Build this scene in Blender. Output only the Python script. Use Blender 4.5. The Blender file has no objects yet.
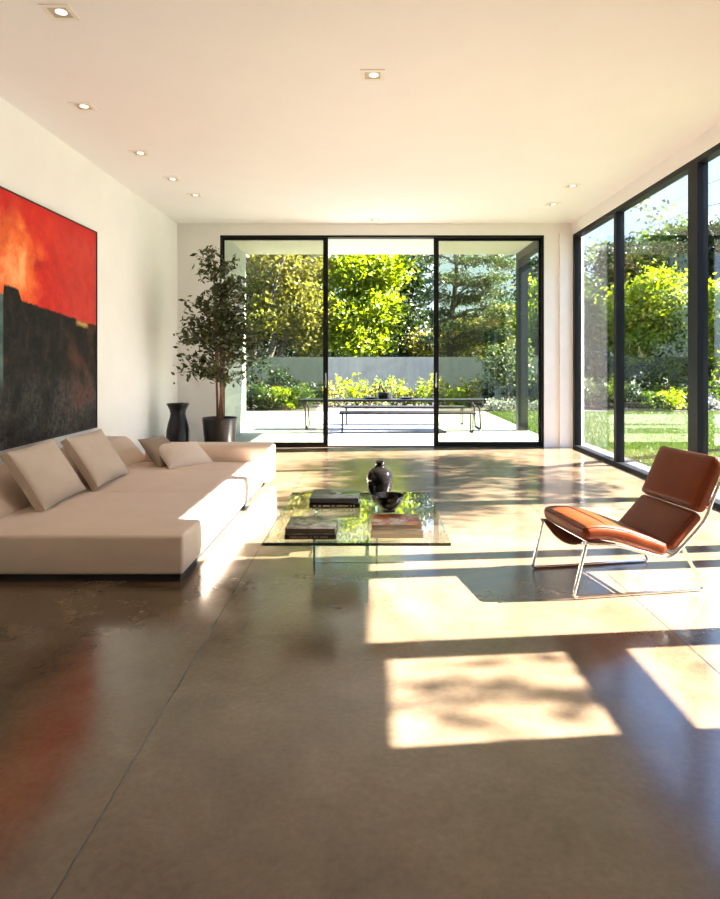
import bpy, math, random
import numpy as np
from mathutils import Vector, Matrix

C = bpy.context.scene.collection
SC = bpy.context.scene
rnd = random.Random(7)
R = math.radians
F, VX, VY, HC = 640.0, 370.0, 362.0, 1.40     # focal length in pixels, vanishing point, eye height
SUN = Vector((-1.0, -0.10, -0.66)).normalized()


def at(x, y, d):
    """world point seen at pixel (x, y) at depth d"""
    return Vector(((x - VX) / F * d, d, HC - (y - VY) / F * d))


# ------------------------------------------------------------------ materials
class NT:
    def __init__(self, name):
        self.m = bpy.data.materials.new(name)
        self.m.use_nodes = True
        self.t = self.m.node_tree
        self.t.nodes.clear()
        self.out = self.t.nodes.new('ShaderNodeOutputMaterial')

    def n(self, typ, props=None, **inp):
        nd = self.t.nodes.new('ShaderNode' + typ)
        for k, v in (props or {}).items():
            setattr(nd, k, v)
        for k, v in inp.items():
            key = int(k[1:]) if k[0] == '_' and k[1:].isdigit() else k.replace('_', ' ')
            self.set(nd.inputs[key], v)
        return nd

    def set(self, sock, v):
        if isinstance(v, bpy.types.NodeSocket):
            self.t.links.new(v, sock)
        elif isinstance(v, bpy.types.Node):
            self.t.links.new(v.outputs[0], sock)
        else:
            if sock.type == 'RGBA' and len(v) == 3:
                v = (*v, 1)
            sock.default_value = v

    def math(self, op, a, b=0.0, c=None):
        kw = {'_0': a, '_1': b}
        if c is not None:
            kw['_2'] = c
        return self.n('Math', {'operation': op}, **kw).outputs[0]

    def noise(self, scale, detail=4, rough=.55, vec=None, dist=0.0):
        kw = dict(Scale=scale, Detail=detail, Roughness=rough, Distortion=dist)
        if vec is not None:
            kw['Vector'] = vec
        return self.n('TexNoise', **kw).outputs[0]

    def ramp(self, fac, stops, interp='LINEAR'):
        r = self.n('ValToRGB', Fac=fac)
        e = r.color_ramp.elements
        r.color_ramp.interpolation = interp
        while len(e) < len(stops):
            e.new(.5)
        for i, (p, c) in enumerate(stops):
            e[i].position = p
            e[i].color = (*c, 1) if len(c) == 3 else c
        return r.outputs[0]

    def mix(self, fac, a, b):
        m = self.n('Mix', {'data_type': 'RGBA'})
        self.set(m.inputs[0], fac)
        self.set(m.inputs[6], a)
        self.set(m.inputs[7], b)
        return m.outputs[2]

    def smooth(self, v, lo, hi):
        return self.n('MapRange', {'interpolation_type': 'SMOOTHSTEP'}, _0=v, _1=lo, _2=hi, _3=0.0, _4=1.0).outputs[0]

    def obj(self):
        return self.n('TexCoord').outputs['Object']

    def principled(self, **kw):
        p = self.n('BsdfPrincipled', **kw)
        self.t.links.new(p.outputs[0], self.out.inputs[0])
        return p

    def bump(self, h, strength=.2, dist=.01):
        return self.n('Bump', Height=h, Strength=strength, Distance=dist).outputs[0]


def plain(name, col, rough=.5, metal=0.0, var=.06, vscale=8, bump=0.0, bscale=60, coat=0.0, spec=.5, bdist=.004):
    t = NT(name)
    o = t.obj()
    f = t.noise(vscale, vec=o)
    c = t.ramp(f, [(.25, tuple(x * (1 - var) for x in col)), (.75, tuple(min(1, x * (1 + var)) for x in col))])
    kw = dict(Base_Color=c, Roughness=rough, Metallic=metal, Coat_Weight=coat)
    kw['Specular_IOR_Level'] = spec
    nd = t.n('BsdfPrincipled')
    for k, v in kw.items():
        t.set(nd.inputs[k.replace('_', ' ') if k != 'Specular_IOR_Level' else 'Specular IOR Level'], v)
    if bump:
        t.set(nd.inputs['Normal'], t.bump(t.noise(bscale, vec=o), bump, bdist))
    t.t.links.new(nd.outputs[0], t.out.inputs[0])
    return t.m


def emit(name, col, s):
    t = NT(name)
    e = t.n('Emission', Color=col, Strength=s)
    t.t.links.new(e.outputs[0], t.out.inputs[0])
    return t.m


def thin_glass(name, tint, f0=.05, rough=0.0):
    t = NT(name)
    g = t.n('NewGeometry')
    dot = t.n('VectorMath', {'operation': 'DOT_PRODUCT'}, _0=g.outputs['Incoming'], _1=g.outputs['Normal'])
    c = t.math('ABSOLUTE', dot.outputs['Value'])
    p = t.math('POWER', t.math('SUBTRACT', 1.0, c), 5.0)
    fr = t.math('ADD', t.math('MULTIPLY', p, 1 - f0), f0)
    tr = t.n('BsdfTransparent', Color=tint)
    gl = t.n('BsdfGlossy', Color=(.95, .97, 1.0), Roughness=rough)
    mx = t.n('MixShader', _0=fr, _1=tr.outputs[0], _2=gl.outputs[0])
    t.t.links.new(mx.outputs[0], t.out.inputs[0])
    return t.m


LEAF = .30


def leaf_mat(name, cols, transl=.45, rough=.5):
    t = NT(name)
    g = t.n('NewGeometry')
    cols = [tuple(x * LEAF for x in c_) for c_ in cols]
    k = len(cols)
    c = t.ramp(g.outputs['Random Per Island'], [(i / max(1, k - 1), cols[i]) for i in range(k)])
    p = t.n('BsdfPrincipled', Base_Color=c, Roughness=rough)
    p.inputs['Specular IOR Level'].default_value = .35
    cb = t.n('HueSaturation', Value=1.5, Saturation=1.1, Color=c).outputs[0]
    tl = t.n('BsdfTranslucent', Color=cb)
    mx = t.n('MixShader', _0=transl, _1=p.outputs[0], _2=tl.outputs[0])
    t.t.links.new(mx.outputs[0], t.out.inputs[0])
    return t.m


def floor_mat():
    t = NT('polished_concrete')
    o = t.obj()
    big = t.noise(.55, 5, .6, o, .6)
    mid = t.noise(3.2, 6, .65, o, .4)
    fine = t.noise(38, 4, .6, o)
    a = t.ramp(big, [(.34, (.088, .055, .030)), (.50, (.150, .103, .064)), (.66, (.215, .158, .107))])
    b = t.ramp(mid, [(.34, (.092, .058, .033)), (.62, (.178, .126, .082))])
    c = t.mix(.42, a, b)
    sp = t.ramp(fine, [(.3, (.72, .72, .72)), (.65, (1.05, 1.05, 1.05))])
    m = t.n('Mix', {'data_type': 'RGBA', 'blend_type': 'MULTIPLY'})
    t.set(m.inputs[0], .55); t.set(m.inputs[6], c); t.set(m.inputs[7], sp)
    col = m.outputs[2]
    s = t.n('SeparateXYZ', Vector=o)
    wob = t.math('MULTIPLY', t.math('SUBTRACT', t.noise(9, 3, .6, o), .5), .012)
    xx = t.math('ADD', s.outputs[0], wob)
    # saw-cut control joints every 2.4 m
    ph = t.math('FRACT', t.math('DIVIDE', t.math('ADD', xx, 0.83 + 24.0), 2.40))
    dist = t.math('MULTIPLY', t.math('MINIMUM', ph, t.math('SUBTRACT', 1.0, ph)), 2.40)
    groove = t.math('LESS_THAN', dist, .0034)
    col = t.mix(groove, col, (.018, .013, .009))
    rg = t.n('MapRange', _0=mid, _1=.3, _2=.7, _3=.13, _4=.24).outputs[0]
    h = t.math('SUBTRACT', t.math('MULTIPLY', t.noise(2.2, 3, .5, o), .35), t.math('MULTIPLY', groove, 1.0))
    h = t.math('ADD', h, t.math('MULTIPLY', fine, .03))
    p = t.principled(Base_Color=col, Roughness=rg, Normal=t.bump(h, .05, .003))
    p.inputs['Specular IOR Level'].default_value = .55
    p.inputs['Coat Weight'].default_value = .30
    p.inputs['Coat Roughness'].default_value = .13
    return t.m


def painting_mat():
    t = NT('abstract_canvas')
    o = t.obj()
    s = t.n('SeparateXYZ', Vector=o)
    y, z = s.outputs[1], s.outputs[2]
    n1 = t.noise(1.5, 6, .62, o, .8)
    n2 = t.noise(5.5, 8, .7, o, .5)
    n3 = t.noise(22, 5, .7, o)
    # red field
    red = t.ramp(n1, [(.30, (.34, .012, .010)), (.48, (.62, .022, .014)), (.64, (.80, .055, .016)), (.80, (.88, .14, .03))])
    crim = t.ramp(n2, [(.3, (.42, .03, .025)), (.7, (.64, .065, .05))])
    fr = t.smooth(y, .1, 1.0)
    red = t.mix(t.math('MULTIPLY', fr, .75), red, crim)
    # warm glow low in the red field
    gy = t.math('MULTIPLY', t.math('ADD', y, .30), 1.7)
    gz = t.math('MULTIPLY', t.math('SUBTRACT', z, 1.58), 1.5)
    g = t.math('SUBTRACT', 1.0, t.math('SQRT', t.math('ADD', t.math('MULTIPLY', gy, gy), t.math('MULTIPLY', gz, gz))))
    g = t.math('ADD', g, t.math('MULTIPLY', t.math('SUBTRACT', t.noise(3.2, 5, .6, o, .3), .5), 2.2))
    red = t.mix(t.math('MULTIPLY', t.smooth(g, .0, .9), .85), red, (.95, .22, .045))
    red = t.mix(t.math('MULTIPLY', t.smooth(g, .62, 1.15), .7), red, (1.0, .55, .25))
    top = t.smooth(z, 1.95, 2.25)
    red = t.mix(t.math('MULTIPLY', top, .6), red, (.55, .006, .012))
    # dark mass
    dark = t.ramp(n2, [(.34, (.002, .002, .003)), (.48, (.007, .006, .006)), (.60, (.026, .017, .014)), (.74, (.09, .036, .020))])
    grey = t.ramp(n3, [(.36, (.006, .006, .009)), (.64, (.13, .115, .115))])
    low = t.math('SUBTRACT', 1.0, t.smooth(z, .35, .75))
    dark = t.mix(t.math('MULTIPLY', t.math('MULTIPLY', low, t.smooth(n1, .35, .65)), .85), dark, grey)
    rust = t.math('MULTIPLY', t.smooth(y, .35, 1.1), t.smooth(n1, .5, .68))
    dark = t.mix(t.math('MULTIPLY', rust, .7), dark, (.13, .045, .028))
    # horizon, tower and teal strip
    hz = t.math('ADD', 1.285, t.math('MULTIPLY', y, -.09))
    hz = t.math('ADD', hz, t.math('MULTIPLY', t.math('SUBTRACT', t.noise(7, 5, .7, o), .5), .07))
    tw = t.math('MULTIPLY', t.smooth(y, -.47, -.45), t.math('SUBTRACT', 1.0, t.smooth(y, -.24, -.17)))
    hz = t.math('ADD', hz, t.math('MULTIPLY', tw, .085))
    mask = t.smooth(t.math('SUBTRACT', z, hz), -.012, .012)
    teal = t.ramp(n2, [(.3, (.03, .06, .06)), (.7, (.14, .22, .20))])
    lft = t.math('SUBTRACT', 1.0, t.smooth(y, -.48, -.455))
    dark = t.mix(t.math('MULTIPLY', lft, t.smooth(z, .45, .7)), dark, teal)
    spot = t.math('MULTIPLY', t.math('MULTIPLY', t.smooth(y, .85, .95), t.math('SUBTRACT', 1.0, t.smooth(y, 1.12, 1.2))),
                  t.math('SUBTRACT', 1.0, t.smooth(t.math('ABSOLUTE', t.math('SUBTRACT', z, t.math('SUBTRACT', hz, .03))), .0, .05)))
    dark = t.mix(t.math('MULTIPLY', spot, .75), dark, (.75, .45, .12))
    col = t.mix(mask, dark, red)
    p = t.principled(Base_Color=col, Roughness=.6, Normal=t.bump(n3, .25, .004))
    p.inputs['Specular IOR Level'].default_value = .2
    return t.m


def cover_mat(name, stops, scale=9, seed=0.0, rough=.18):
    t = NT(name)
    o = t.obj()
    mp = t.n('Mapping', Vector=o)
    mp.inputs['Location'].default_value = (seed, seed * .7, 0)
    f = t.noise(scale, 3, .5, mp.outputs[0], .8)
    c = t.ramp(f, stops)
    t.principled(Base_Color=c, Roughness=rough)
    return t.m


def pages_mat(name, col):
    t = NT(name)
    o = t.obj()
    s = t.n('SeparateXYZ', Vector=o)
    w = t.noise(1.0, 2, .5, t.n('CombineXYZ', X=t.math('MULTIPLY', s.outputs[0], 3.0), Z=t.math('MULTIPLY', s.outputs[2], 700.0)).outputs[0])
    c = t.ramp(w, [(.3, tuple(x * .72 for x in col)), (.7, col)])
    t.principled(Base_Color=c, Roughness=.8)
    return t.m


def lawn_mat():
    t = NT('mown_lawn')
    o = t.obj()
    a = t.noise(.6, 5, .6, o)
    b = t.noise(30, 4, .7, o)
    c1 = t.ramp(a, [(.3, (.026, .044, .006)), (.7, (.044, .064, .010))])
    c2 = t.ramp(b, [(.3, (.019, .035, .005)), (.7, (.054, .075, .012))])
    t.principled(Base_Color=t.mix(.5, c1, c2), Roughness=.9, Normal=t.bump(b, .8, .05))
    return t.m


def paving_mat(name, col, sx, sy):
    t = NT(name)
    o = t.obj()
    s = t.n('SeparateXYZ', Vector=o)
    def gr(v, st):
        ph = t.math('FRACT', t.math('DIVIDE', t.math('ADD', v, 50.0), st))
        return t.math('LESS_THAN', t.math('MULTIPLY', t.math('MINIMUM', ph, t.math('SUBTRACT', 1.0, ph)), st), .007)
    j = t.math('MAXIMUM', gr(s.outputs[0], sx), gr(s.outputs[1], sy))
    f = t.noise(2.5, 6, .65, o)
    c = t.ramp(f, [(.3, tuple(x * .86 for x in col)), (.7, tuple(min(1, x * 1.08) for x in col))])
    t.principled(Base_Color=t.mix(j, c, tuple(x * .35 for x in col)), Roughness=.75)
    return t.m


def concrete_mat(name, col):
    t = NT(name)
    o = t.obj()
    f = t.noise(1.3, 7, .7, o, .5)
    mp = t.n('Mapping', Vector=o)
    mp.inputs['Scale'].default_value = (3.0, 3.0, .35)
    g = t.noise(2.0, 5, .65, mp.outputs[0])
    c = t.ramp(f, [(.3, tuple(x * .55 for x in col)), (.7, tuple(x * 1.3 for x in col))])
    d = t.ramp(g, [(.3, tuple(x * .7 for x in col)), (.7, tuple(x * 1.1 for x in col))])
    t.principled(Base_Color=t.mix(.5, c, d), Roughness=.85, Normal=t.bump(f, .2, .02))
    return t.m


def fabric_mat(name, col, scale=420):
    t = NT(name)
    o = t.obj()
    w = t.noise(scale, 2, .6, o)
    f = t.noise(4, 4, .55, o)
    c = t.ramp(f, [(.3, tuple(x * .93 for x in col)), (.7, tuple(min(1, x * 1.05) for x in col))])
    c2 = t.ramp(w, [(.3, tuple(x * .82 for x in col)), (.7, tuple(min(1, x * 1.1) for x in col))])
    h = t.math('ADD', t.math('MULTIPLY', w, .10), t.noise(7, 3, .5, o, .6))
    p = t.principled(Base_Color=t.mix(.45, c, c2), Roughness=.92, Normal=t.bump(h, .25, .012))
    p.inputs['Sheen Weight'].default_value = .25
    p.inputs['Specular IOR Level'].default_value = .2
    return t.m


def leather_mat():
    t = NT('cognac_leather')
    o = t.obj()
    a = t.noise(6, 5, .6, o, .5)
    v = t.n('TexVoronoi', Vector=o, Scale=210.0)
    c = t.ramp(a, [(.15, (.110, .017, .002)), (.55, (.145, .025, .003)), (.9, (.185, .036, .005))])
    h = t.math('ADD', t.math('MULTIPLY', v.outputs[0], .10), t.noise(9, 4, .6, o, 1.2))
    p = t.principled(Base_Color=c, Roughness=t.n('MapRange', _0=a, _1=.3, _2=.7, _3=.30, _4=.44).outputs[0],
                     Normal=t.bump(h, .22, .012))
    p.inputs['Specular IOR Level'].default_value = .22
    return t.m


M = {
    'floor': floor_mat(),
    'wall': plain('white_plaster', (.835, .815, .785), .85, var=.02, vscale=3, bump=.06, bscale=90),
    'ceiling': plain('ceiling_plaster', (.835, .80, .785), .9, var=.015, vscale=2),
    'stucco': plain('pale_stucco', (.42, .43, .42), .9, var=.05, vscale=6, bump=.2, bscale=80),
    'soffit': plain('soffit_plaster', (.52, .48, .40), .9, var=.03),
    'frame': plain('dark_bronze_aluminium', (.006, .006, .007), .45, 0.0, var=.1, spec=.18),
    'steel_post': plain('dark_steel', (.008, .010, .012), .45, 0.0, var=.12),
    'pane': thin_glass('tinted_door_glass', (.76, .80, .68)),
    'window_pane': thin_glass('clear_window_glass', (.955, .955, .945)),
    'table_glass': thin_glass('table_glass_face', (.94, .975, .95), .06),
    'glass_edge': plain('glass_edge_dark_green', (.012, .030, .024), .12, var=.15, coat=.6),
    'leg_edge': plain('glass_edge_green', (.22, .40, .32), .12, var=.15, coat=.6),
    'chrome': plain('chrome', (.80, .80, .80), .09, 1.0, var=.02),
    'leather': leather_mat(),
    'stitch': plain('leather_piping', (.07, .015, .004), .45, var=.1),
    'sofa': fabric_mat('oatmeal_upholstery', (.73, .585, .475)),
    'cushion': fabric_mat('stone_cushion_linen', (.55, .445, .36)),
    'taupe': fabric_mat('taupe_cushion_linen', (.31, .245, .185)),
    'cream': fabric_mat('cream_cushion_linen', (.74, .64, .56)),
    'plinth': plain('dark_plinth', (.012, .012, .014), .55),
    'canvas': painting_mat(),
    'black_gloss': plain('black_glaze', (.007, .006, .0055), .10, var=.25, vscale=6, spec=.35),
    'black_satin': plain('black_satin_glaze', (.009, .009, .010), .28, var=.25, spec=.35, bump=.15, bscale=25),
    'pot': plain('charcoal_pot', (.022, .020, .019), .33, var=.25, vscale=5),
    'soil': plain('potting_soil', (.045, .028, .016), .95, var=.4, vscale=40, bump=.8, bscale=50),
    'bark_brown': plain('brown_stem_bark', (.17, .085, .042), .8, var=.3, vscale=18, bump=.4, bscale=40),
    'bark': plain('dark_tree_bark', (.055, .040, .030), .9, var=.35, vscale=6, bump=.8, bscale=14, bdist=.03),
    'bark_pale': plain('grey_tree_bark', (.15, .125, .10), .9, var=.35, vscale=6, bump=.8, bscale=14, bdist=.03),
    'downlight': plain('downlight_trim', (.80, .74, .66), .5),
    'downlight_dark': plain('downlight_recess', (.50, .42, .33), .6),
    'lens': emit('downlight_lens', (1.0, .88, .70), 1.2),
    'lawn': lawn_mat(),
    'patio': paving_mat('patio_paving', (.25, .24, .225), 1.2, 1.2),
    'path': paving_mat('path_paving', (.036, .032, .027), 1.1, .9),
    'concrete': concrete_mat('garden_wall_concrete', (.32, .285, .20)),
    'mulch': plain('bed_mulch', (.035, .024, .016), .95, var=.4, vscale=20, bump=.8, bscale=30, bdist=.03),
    'table_black': plain('black_table_metal', (.009, .009, .009), .45, var=.1, spec=.25),
    'bench_wood': plain('dark_bench_board', (.009, .007, .006), .6, var=.3, vscale=7, spec=.25),
    'black_cover': plain('black_book_cloth', (.007, .007, .008), .20, var=.2, spec=.35),
    'grey_cover': cover_mat('grey_photo_cover', [(.3, (.10, .10, .10)), (.5, (.33, .33, .32)), (.7, (.60, .62, .62))], 14, 2.0),
    'dark_cover': cover_mat('dark_olive_cover', [(.3, (.02, .02, .018)), (.7, (.07, .065, .05))], 8, 5.0, .3),
    'art_cover': cover_mat('red_and_cream_art_cover', [(.33, (.16, .03, .05)), (.43, (.48, .06, .02)), (.50, (.60, .24, .05)), (.56, (.30, .25, .24)), (.66, (.66, .58, .46))], 7, 3.4),
    'tan_cover': plain('tan_book_cover', (.36, .20, .085), .4, var=.15),
    'pages': pages_mat('cream_pages', (.78, .64, .45)),
    'pages_brown': pages_mat('brown_page_edges', (.14, .09, .07)),
    'pages_dark': pages_mat('dark_page_edges', (.05, .045, .04)),
    'gilt': plain('gilt_lettering', (.62, .38, .16), .4, .4),
    'patch_white': plain('white_cover_patch', (.85, .85, .85), .4),
    'pink': leaf_mat('pink_petals', [(.45, .12, .12), (.62, .30, .22), (.50, .20, .10)], .3),
    # leaves
    'lf_indoor': leaf_mat('fig_leaf', [(.07, .105, .028), (.15, .20, .05), (.30, .33, .09)], .22, .35),
    'lf_olive': leaf_mat('olive_yellow_leaf', [(.20, .22, .035), (.55, .50, .085), (.95, .82, .22)], .45),
    'lf_lime': leaf_mat('lime_leaf', [(.30, .42, .020), (.48, .62, .032), (.70, .80, .09)], .58),
    'lf_mid': leaf_mat('mid_green_leaf', [(.06, .13, .016), (.13, .23, .024), (.25, .33, .045)], .42),
    'lf_dark': leaf_mat('dark_green_leaf', [(.018, .045, .010), (.040, .080, .014), (.085, .13, .025)], .3),
    'lf_pine': leaf_mat('pine_needle', [(.050, .095, .022), (.11, .18, .04), (.30, .36, .08)], .3),
    'lf_grey': leaf_mat('silver_green_leaf', [(.10, .15, .045), (.20, .26, .085), (.34, .40, .15)], .35),
    'lf_white': leaf_mat('white_blossom', [(.55, .56, .50), (.75, .75, .70), (.28, .34, .18)], .3),
    'lf_rust': leaf_mat('rust_leaf', [(.16, .045, .012), (.26, .09, .02), (.10, .05, .015)], .35),
    'grass': leaf_mat('grass_blade', [(.06, .12, .010), (.12, .20, .018), (.18, .27, .03)], .4),
}

# ------------------------------------------------------------------ mesh builder


class MB:
    def __init__(self):
        self.v, self.f, self.mi = [], [], []

    def add(self, vs, fs, mi=0):
        o = len(self.v)
        self.v.extend([tuple(p) for p in vs])
        self.f.extend([tuple(i + o for i in q) for q in fs])
        self.mi.extend([mi] * len(fs))
        return self

    def box(self, x0, x1, y0, y1, z0, z1, mi=0, side_mi=None):
        vs = [(x0, y0, z0), (x1, y0, z0), (x1, y1, z0), (x0, y1, z0), (x0, y0, z1), (x1, y0, z1), (x1, y1, z1), (x0, y1, z1)]
        fs = [(0, 3, 2, 1), (4, 5, 6, 7), (0, 1, 5, 4), (1, 2, 6, 5), (2, 3, 7, 6), (3, 0, 4, 7)]
        o = len(self.f)
        self.add(vs, fs, mi)
        if side_mi is not None:
            for k in range(2, 6):
                self.mi[o + k] = side_mi
        return self

    def tube(self, pts, r, n=10, closed=False, caps=True):
        pts = [Vector(p) for p in pts]
        k = len(pts)
        rs = r if isinstance(r, (list, tuple)) else [r] * k
        vs, fs = [], []
        ref = None
        for i, p in enumerate(pts):
            a = pts[(i - 1) % k] if (closed or i > 0) else p
            b = pts[(i + 1) % k] if (closed or i < k - 1) else p
            d = (b - a).normalized()
            if ref is None:
                ref = Vector((0, 0, 1)) if abs(d.z) < .9 else Vector((1, 0, 0))
            ref = (ref - d * ref.dot(d)).normalized()
            e = d.cross(ref)
            for j in range(n):
                t = 2 * math.pi * j / n
                vs.append(p + (ref * math.cos(t) + e * math.sin(t)) * rs[i])
        m = k if closed else k - 1
        for i in range(m):
            for j in range(n):
                a, b = i * n + j, i * n + (j + 1) % n
                c, d2 = ((i + 1) % k) * n + (j + 1) % n, ((i + 1) % k) * n + j
                fs.append((a, b, c, d2))
        if caps and not closed:
            fs.append(tuple(range(n - 1, -1, -1)))
            fs.append(tuple((k - 1) * n + j for j in range(n)))
        return self.add(vs, fs)

    def lathe(self, c, prof, n=40):
        vs, fs = [], []
        for r, z in prof:
            for j in range(n):
                t = 2 * math.pi * j / n
                vs.append((c[0] + r * math.cos(t), c[1] + r * math.sin(t), c[2] + z))
        for i in range(len(prof) - 1):
            for j in range(n):
                fs.append((i * n + j, i * n + (j + 1) % n, (i + 1) * n + (j + 1) % n, (i + 1) * n + j))
        fs.append(tuple(range(n - 1, -1, -1)))
        fs.append(tuple((len(prof) - 1) * n + j for j in range(n)))
        return self.add(vs, fs)

    def soft(self, hx, hy, hz, r, fn=None, m=10, k=3):
        """rounded box of half sizes h, mapped by fn(x, y, z)"""
        def coords(h):
            a = [-h + r * i / k for i in range(k)]
            b = [-(h - r) + 2 * (h - r) * i / m for i in range(m + 1)]
            return a + b + [-q for q in reversed(a)]
        H = (hx, hy, hz)
        cs = [coords(h) for h in H]
        idx, vs, fs = {}, [], []

        def vert(p):
            key = tuple(round(q, 5) for q in p)
            if key not in idx:
                q = [max(-(H[i] - r), min(H[i] - r, p[i])) for i in range(3)]
                d = [p[i] - q[i] for i in range(3)]
                L = math.sqrt(sum(e * e for e in d)) or 1
                w = [q[i] + r * d[i] / L for i in range(3)]
                idx[key] = len(vs)
                vs.append(tuple(fn(*w)) if fn else tuple(w))
            return idx[key]
        for ax in range(3):
            u, v = (ax + 1) % 3, (ax + 2) % 3
            for sgn in (-1, 1):
                for i in range(len(cs[u]) - 1):
                    for j in range(len(cs[v]) - 1):
                        q = []
                        for a, b in ((i, j), (i + 1, j), (i + 1, j + 1), (i, j + 1)):
                            p = [0, 0, 0]
                            p[ax] = sgn * H[ax]; p[u] = cs[u][a]; p[v] = cs[v][b]
                            q.append(vert(p))
                        fs.append(tuple(q if sgn > 0 else reversed(q)))
        return self.add(vs, fs)

    def sbox(self, x0, x1, y0, y1, z0, z1, r, fn=None, m=10, k=3):
        c = ((x0 + x1) / 2, (y0 + y1) / 2, (z0 + z1) / 2)
        def g(x, y, z):
            if fn:
                x, y, z = fn(x, y, z)
            return (x + c[0], y + c[1], z + c[2])
        return self.soft((x1 - x0) / 2, (y1 - y0) / 2, (z1 - z0) / 2, r, g, m, k)

    def build(self, name, mats, parent=None, origin=None, smooth=True, angle=40):
        me = bpy.data.meshes.new(name)
        root = parent
        while root is not None and root.parent is not None:
            root = root.parent
        v = np.array(self.v, dtype=np.float64)
        if root is not None:
            off = np.array(root.location)
        elif origin is not None:
            off = np.array(origin)
        else:
            lo, hi = v.min(0), v.max(0)
            off = np.array([(lo[0] + hi[0]) / 2, (lo[1] + hi[1]) / 2, lo[2]])
        me.from_pydata((v - off).tolist(), [], self.f)
        if not isinstance(mats, (list, tuple)):
            mats = [mats]
        for m in mats:
            me.materials.append(m)
        if len(mats) > 1:
            me.polygons.foreach_set('material_index', self.mi)
        if smooth:
            me.polygons.foreach_set('use_smooth', [True] * len(me.polygons))
            me.update()
            me.set_sharp_from_angle(angle=R(angle))
        me.update()
        o = bpy.data.objects.new(name, me)
        C.objects.link(o)
        if parent is not None:
            o.parent = parent
        else:
            o.location = off
        return o


def tag(o, label, cat, group=None, kind=None):
    o['label'] = label
    o['category'] = cat
    if group:
        o['group'] = group
    if kind:
        o['kind'] = kind
    return o


def thing(name, label, cat, loc, group=None, kind=None):
    o = bpy.data.objects.new(name, None)
    o.empty_display_size = .1
    C.objects.link(o)
    o.location = loc
    return tag(o, label, cat, group, kind)


def copy_tree(o, parent=None):
    c = o.copy()
    C.objects.link(c)
    if parent is not None:
        c.parent = parent
    for ch in list(o.children):
        copy_tree(ch, c)
    return c


def spline(pts, n=8):
    """Catmull-Rom through points"""
    P = [Vector(p) for p in pts]
    P = [P[0] * 2 - P[1]] + P + [P[-1] * 2 - P[-2]]
    out = []
    for i in range(1, len(P) - 2):
        for k in range(n):
            t = k / n
            a, b, c, d = P[i - 1], P[i], P[i + 1], P[i + 2]
            out.append(.5 * ((2 * b) + (c - a) * t + (2 * a - 5 * b + 4 * c - d) * t * t + (3 * b - a - 3 * c + d) * t ** 3))
    out.append(P[-2])
    return out


def filleted(pts, r, n=5):
    """polyline with rounded corners"""
    P = [Vector(p) for p in pts]
    out = [P[0]]
    for i in range(1, len(P) - 1):
        a, b, c = P[i - 1], P[i], P[i + 1]
        u, w = (a - b).normalized(), (c - b).normalized()
        q = min(r, (a - b).length * .45, (c - b).length * .45)
        p0, p2 = b + u * q, b + w * q
        for k in range(n + 1):
            t = k / n
            out.append(p0 * (1 - t) ** 2 + b * 2 * t * (1 - t) + p2 * t * t)
    out.append(P[-1])
    return out


# ------------------------------------------------------------------ room shell
XL, XR, YB, YF, ZC, ZH = -3.16, 3.31, 10.5, -1.6, 3.67, 3.48


def struct(name, mb, mat, label, cat, parent=None, **kw):
    o = mb.build(name, mat, parent, **kw)
    if parent is None:
        tag(o, label, cat, kind='structure')
    return o


struct('floor', MB().box(XL - .2, XR + .12, YF - .2, YB + .14, -.2, 0), M['floor'],
       'polished brown concrete floor with saw-cut joints across the living room', 'floor', origin=(0, 0, 0), smooth=False)
struct('ceiling', MB().box(XL - .2, XR + .2, YF - .2, YB + .2, ZC, ZC + .2), M['ceiling'],
       'smooth off-white plaster ceiling over the living room', 'ceiling', smooth=False)
struct('wall_left', MB().box(XL - .2, XL, YF - .2, YB + .2, 0, ZC), M['wall'],
       'plain white plaster wall carrying the red and black painting', 'wall', smooth=False)
wb = MB()
wb.box(XL, -2.46, YB, YB + .2, 0, ZC)
wb.box(2.855, XR + .2, YB, YB + .2, 0, ZC)
wb.box(-2.46, 2.855, YB, YB + .2, ZH, ZC)
wb.box(3.10, XR + .12, YB - .05, YB, 0, ZH + .02)
struct('wall_back', wb, M['wall'], 'white plaster end wall framing the sliding doors to the patio', 'wall', smooth=False)
wf_ = MB().box(XL, XR + .2, YF - .2, YF, 0, ZC)
struct('wall_front', wf_, M['wall'],
       'white plaster wall closing the room on the viewing side', 'wall', smooth=False)
wr = MB()  # unseen low openings are invented, sized to cast the floor sun patches
T = .12
wr.box(XR, XR + T, YF, 2.59, 0, ZC)
wr.box(XR, XR + T, 2.59, 3.40, 2.26, ZC)
wr.box(XR, XR + T, 3.40, 3.46, 0, ZC)
wr.box(XR, XR + T, 3.46, 4.53, 2.32, ZC)
wr.box(XR, XR + T, 4.53, 4.56, 0, ZC)
wr.box(XR, XR + T, 4.56, 4.86, 2.32, ZC)
wr.box(XR, XR + T, 4.86, 4.90, 0, ZC)
wr.box(XR, XR + T, 4.90, YB, ZH, ZC)
struct('wall_right', wr, M['wall'], 'white plaster wall with unseen low openings shaped for floor sun patches beside the tall glazing', 'wall', smooth=False)


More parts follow.
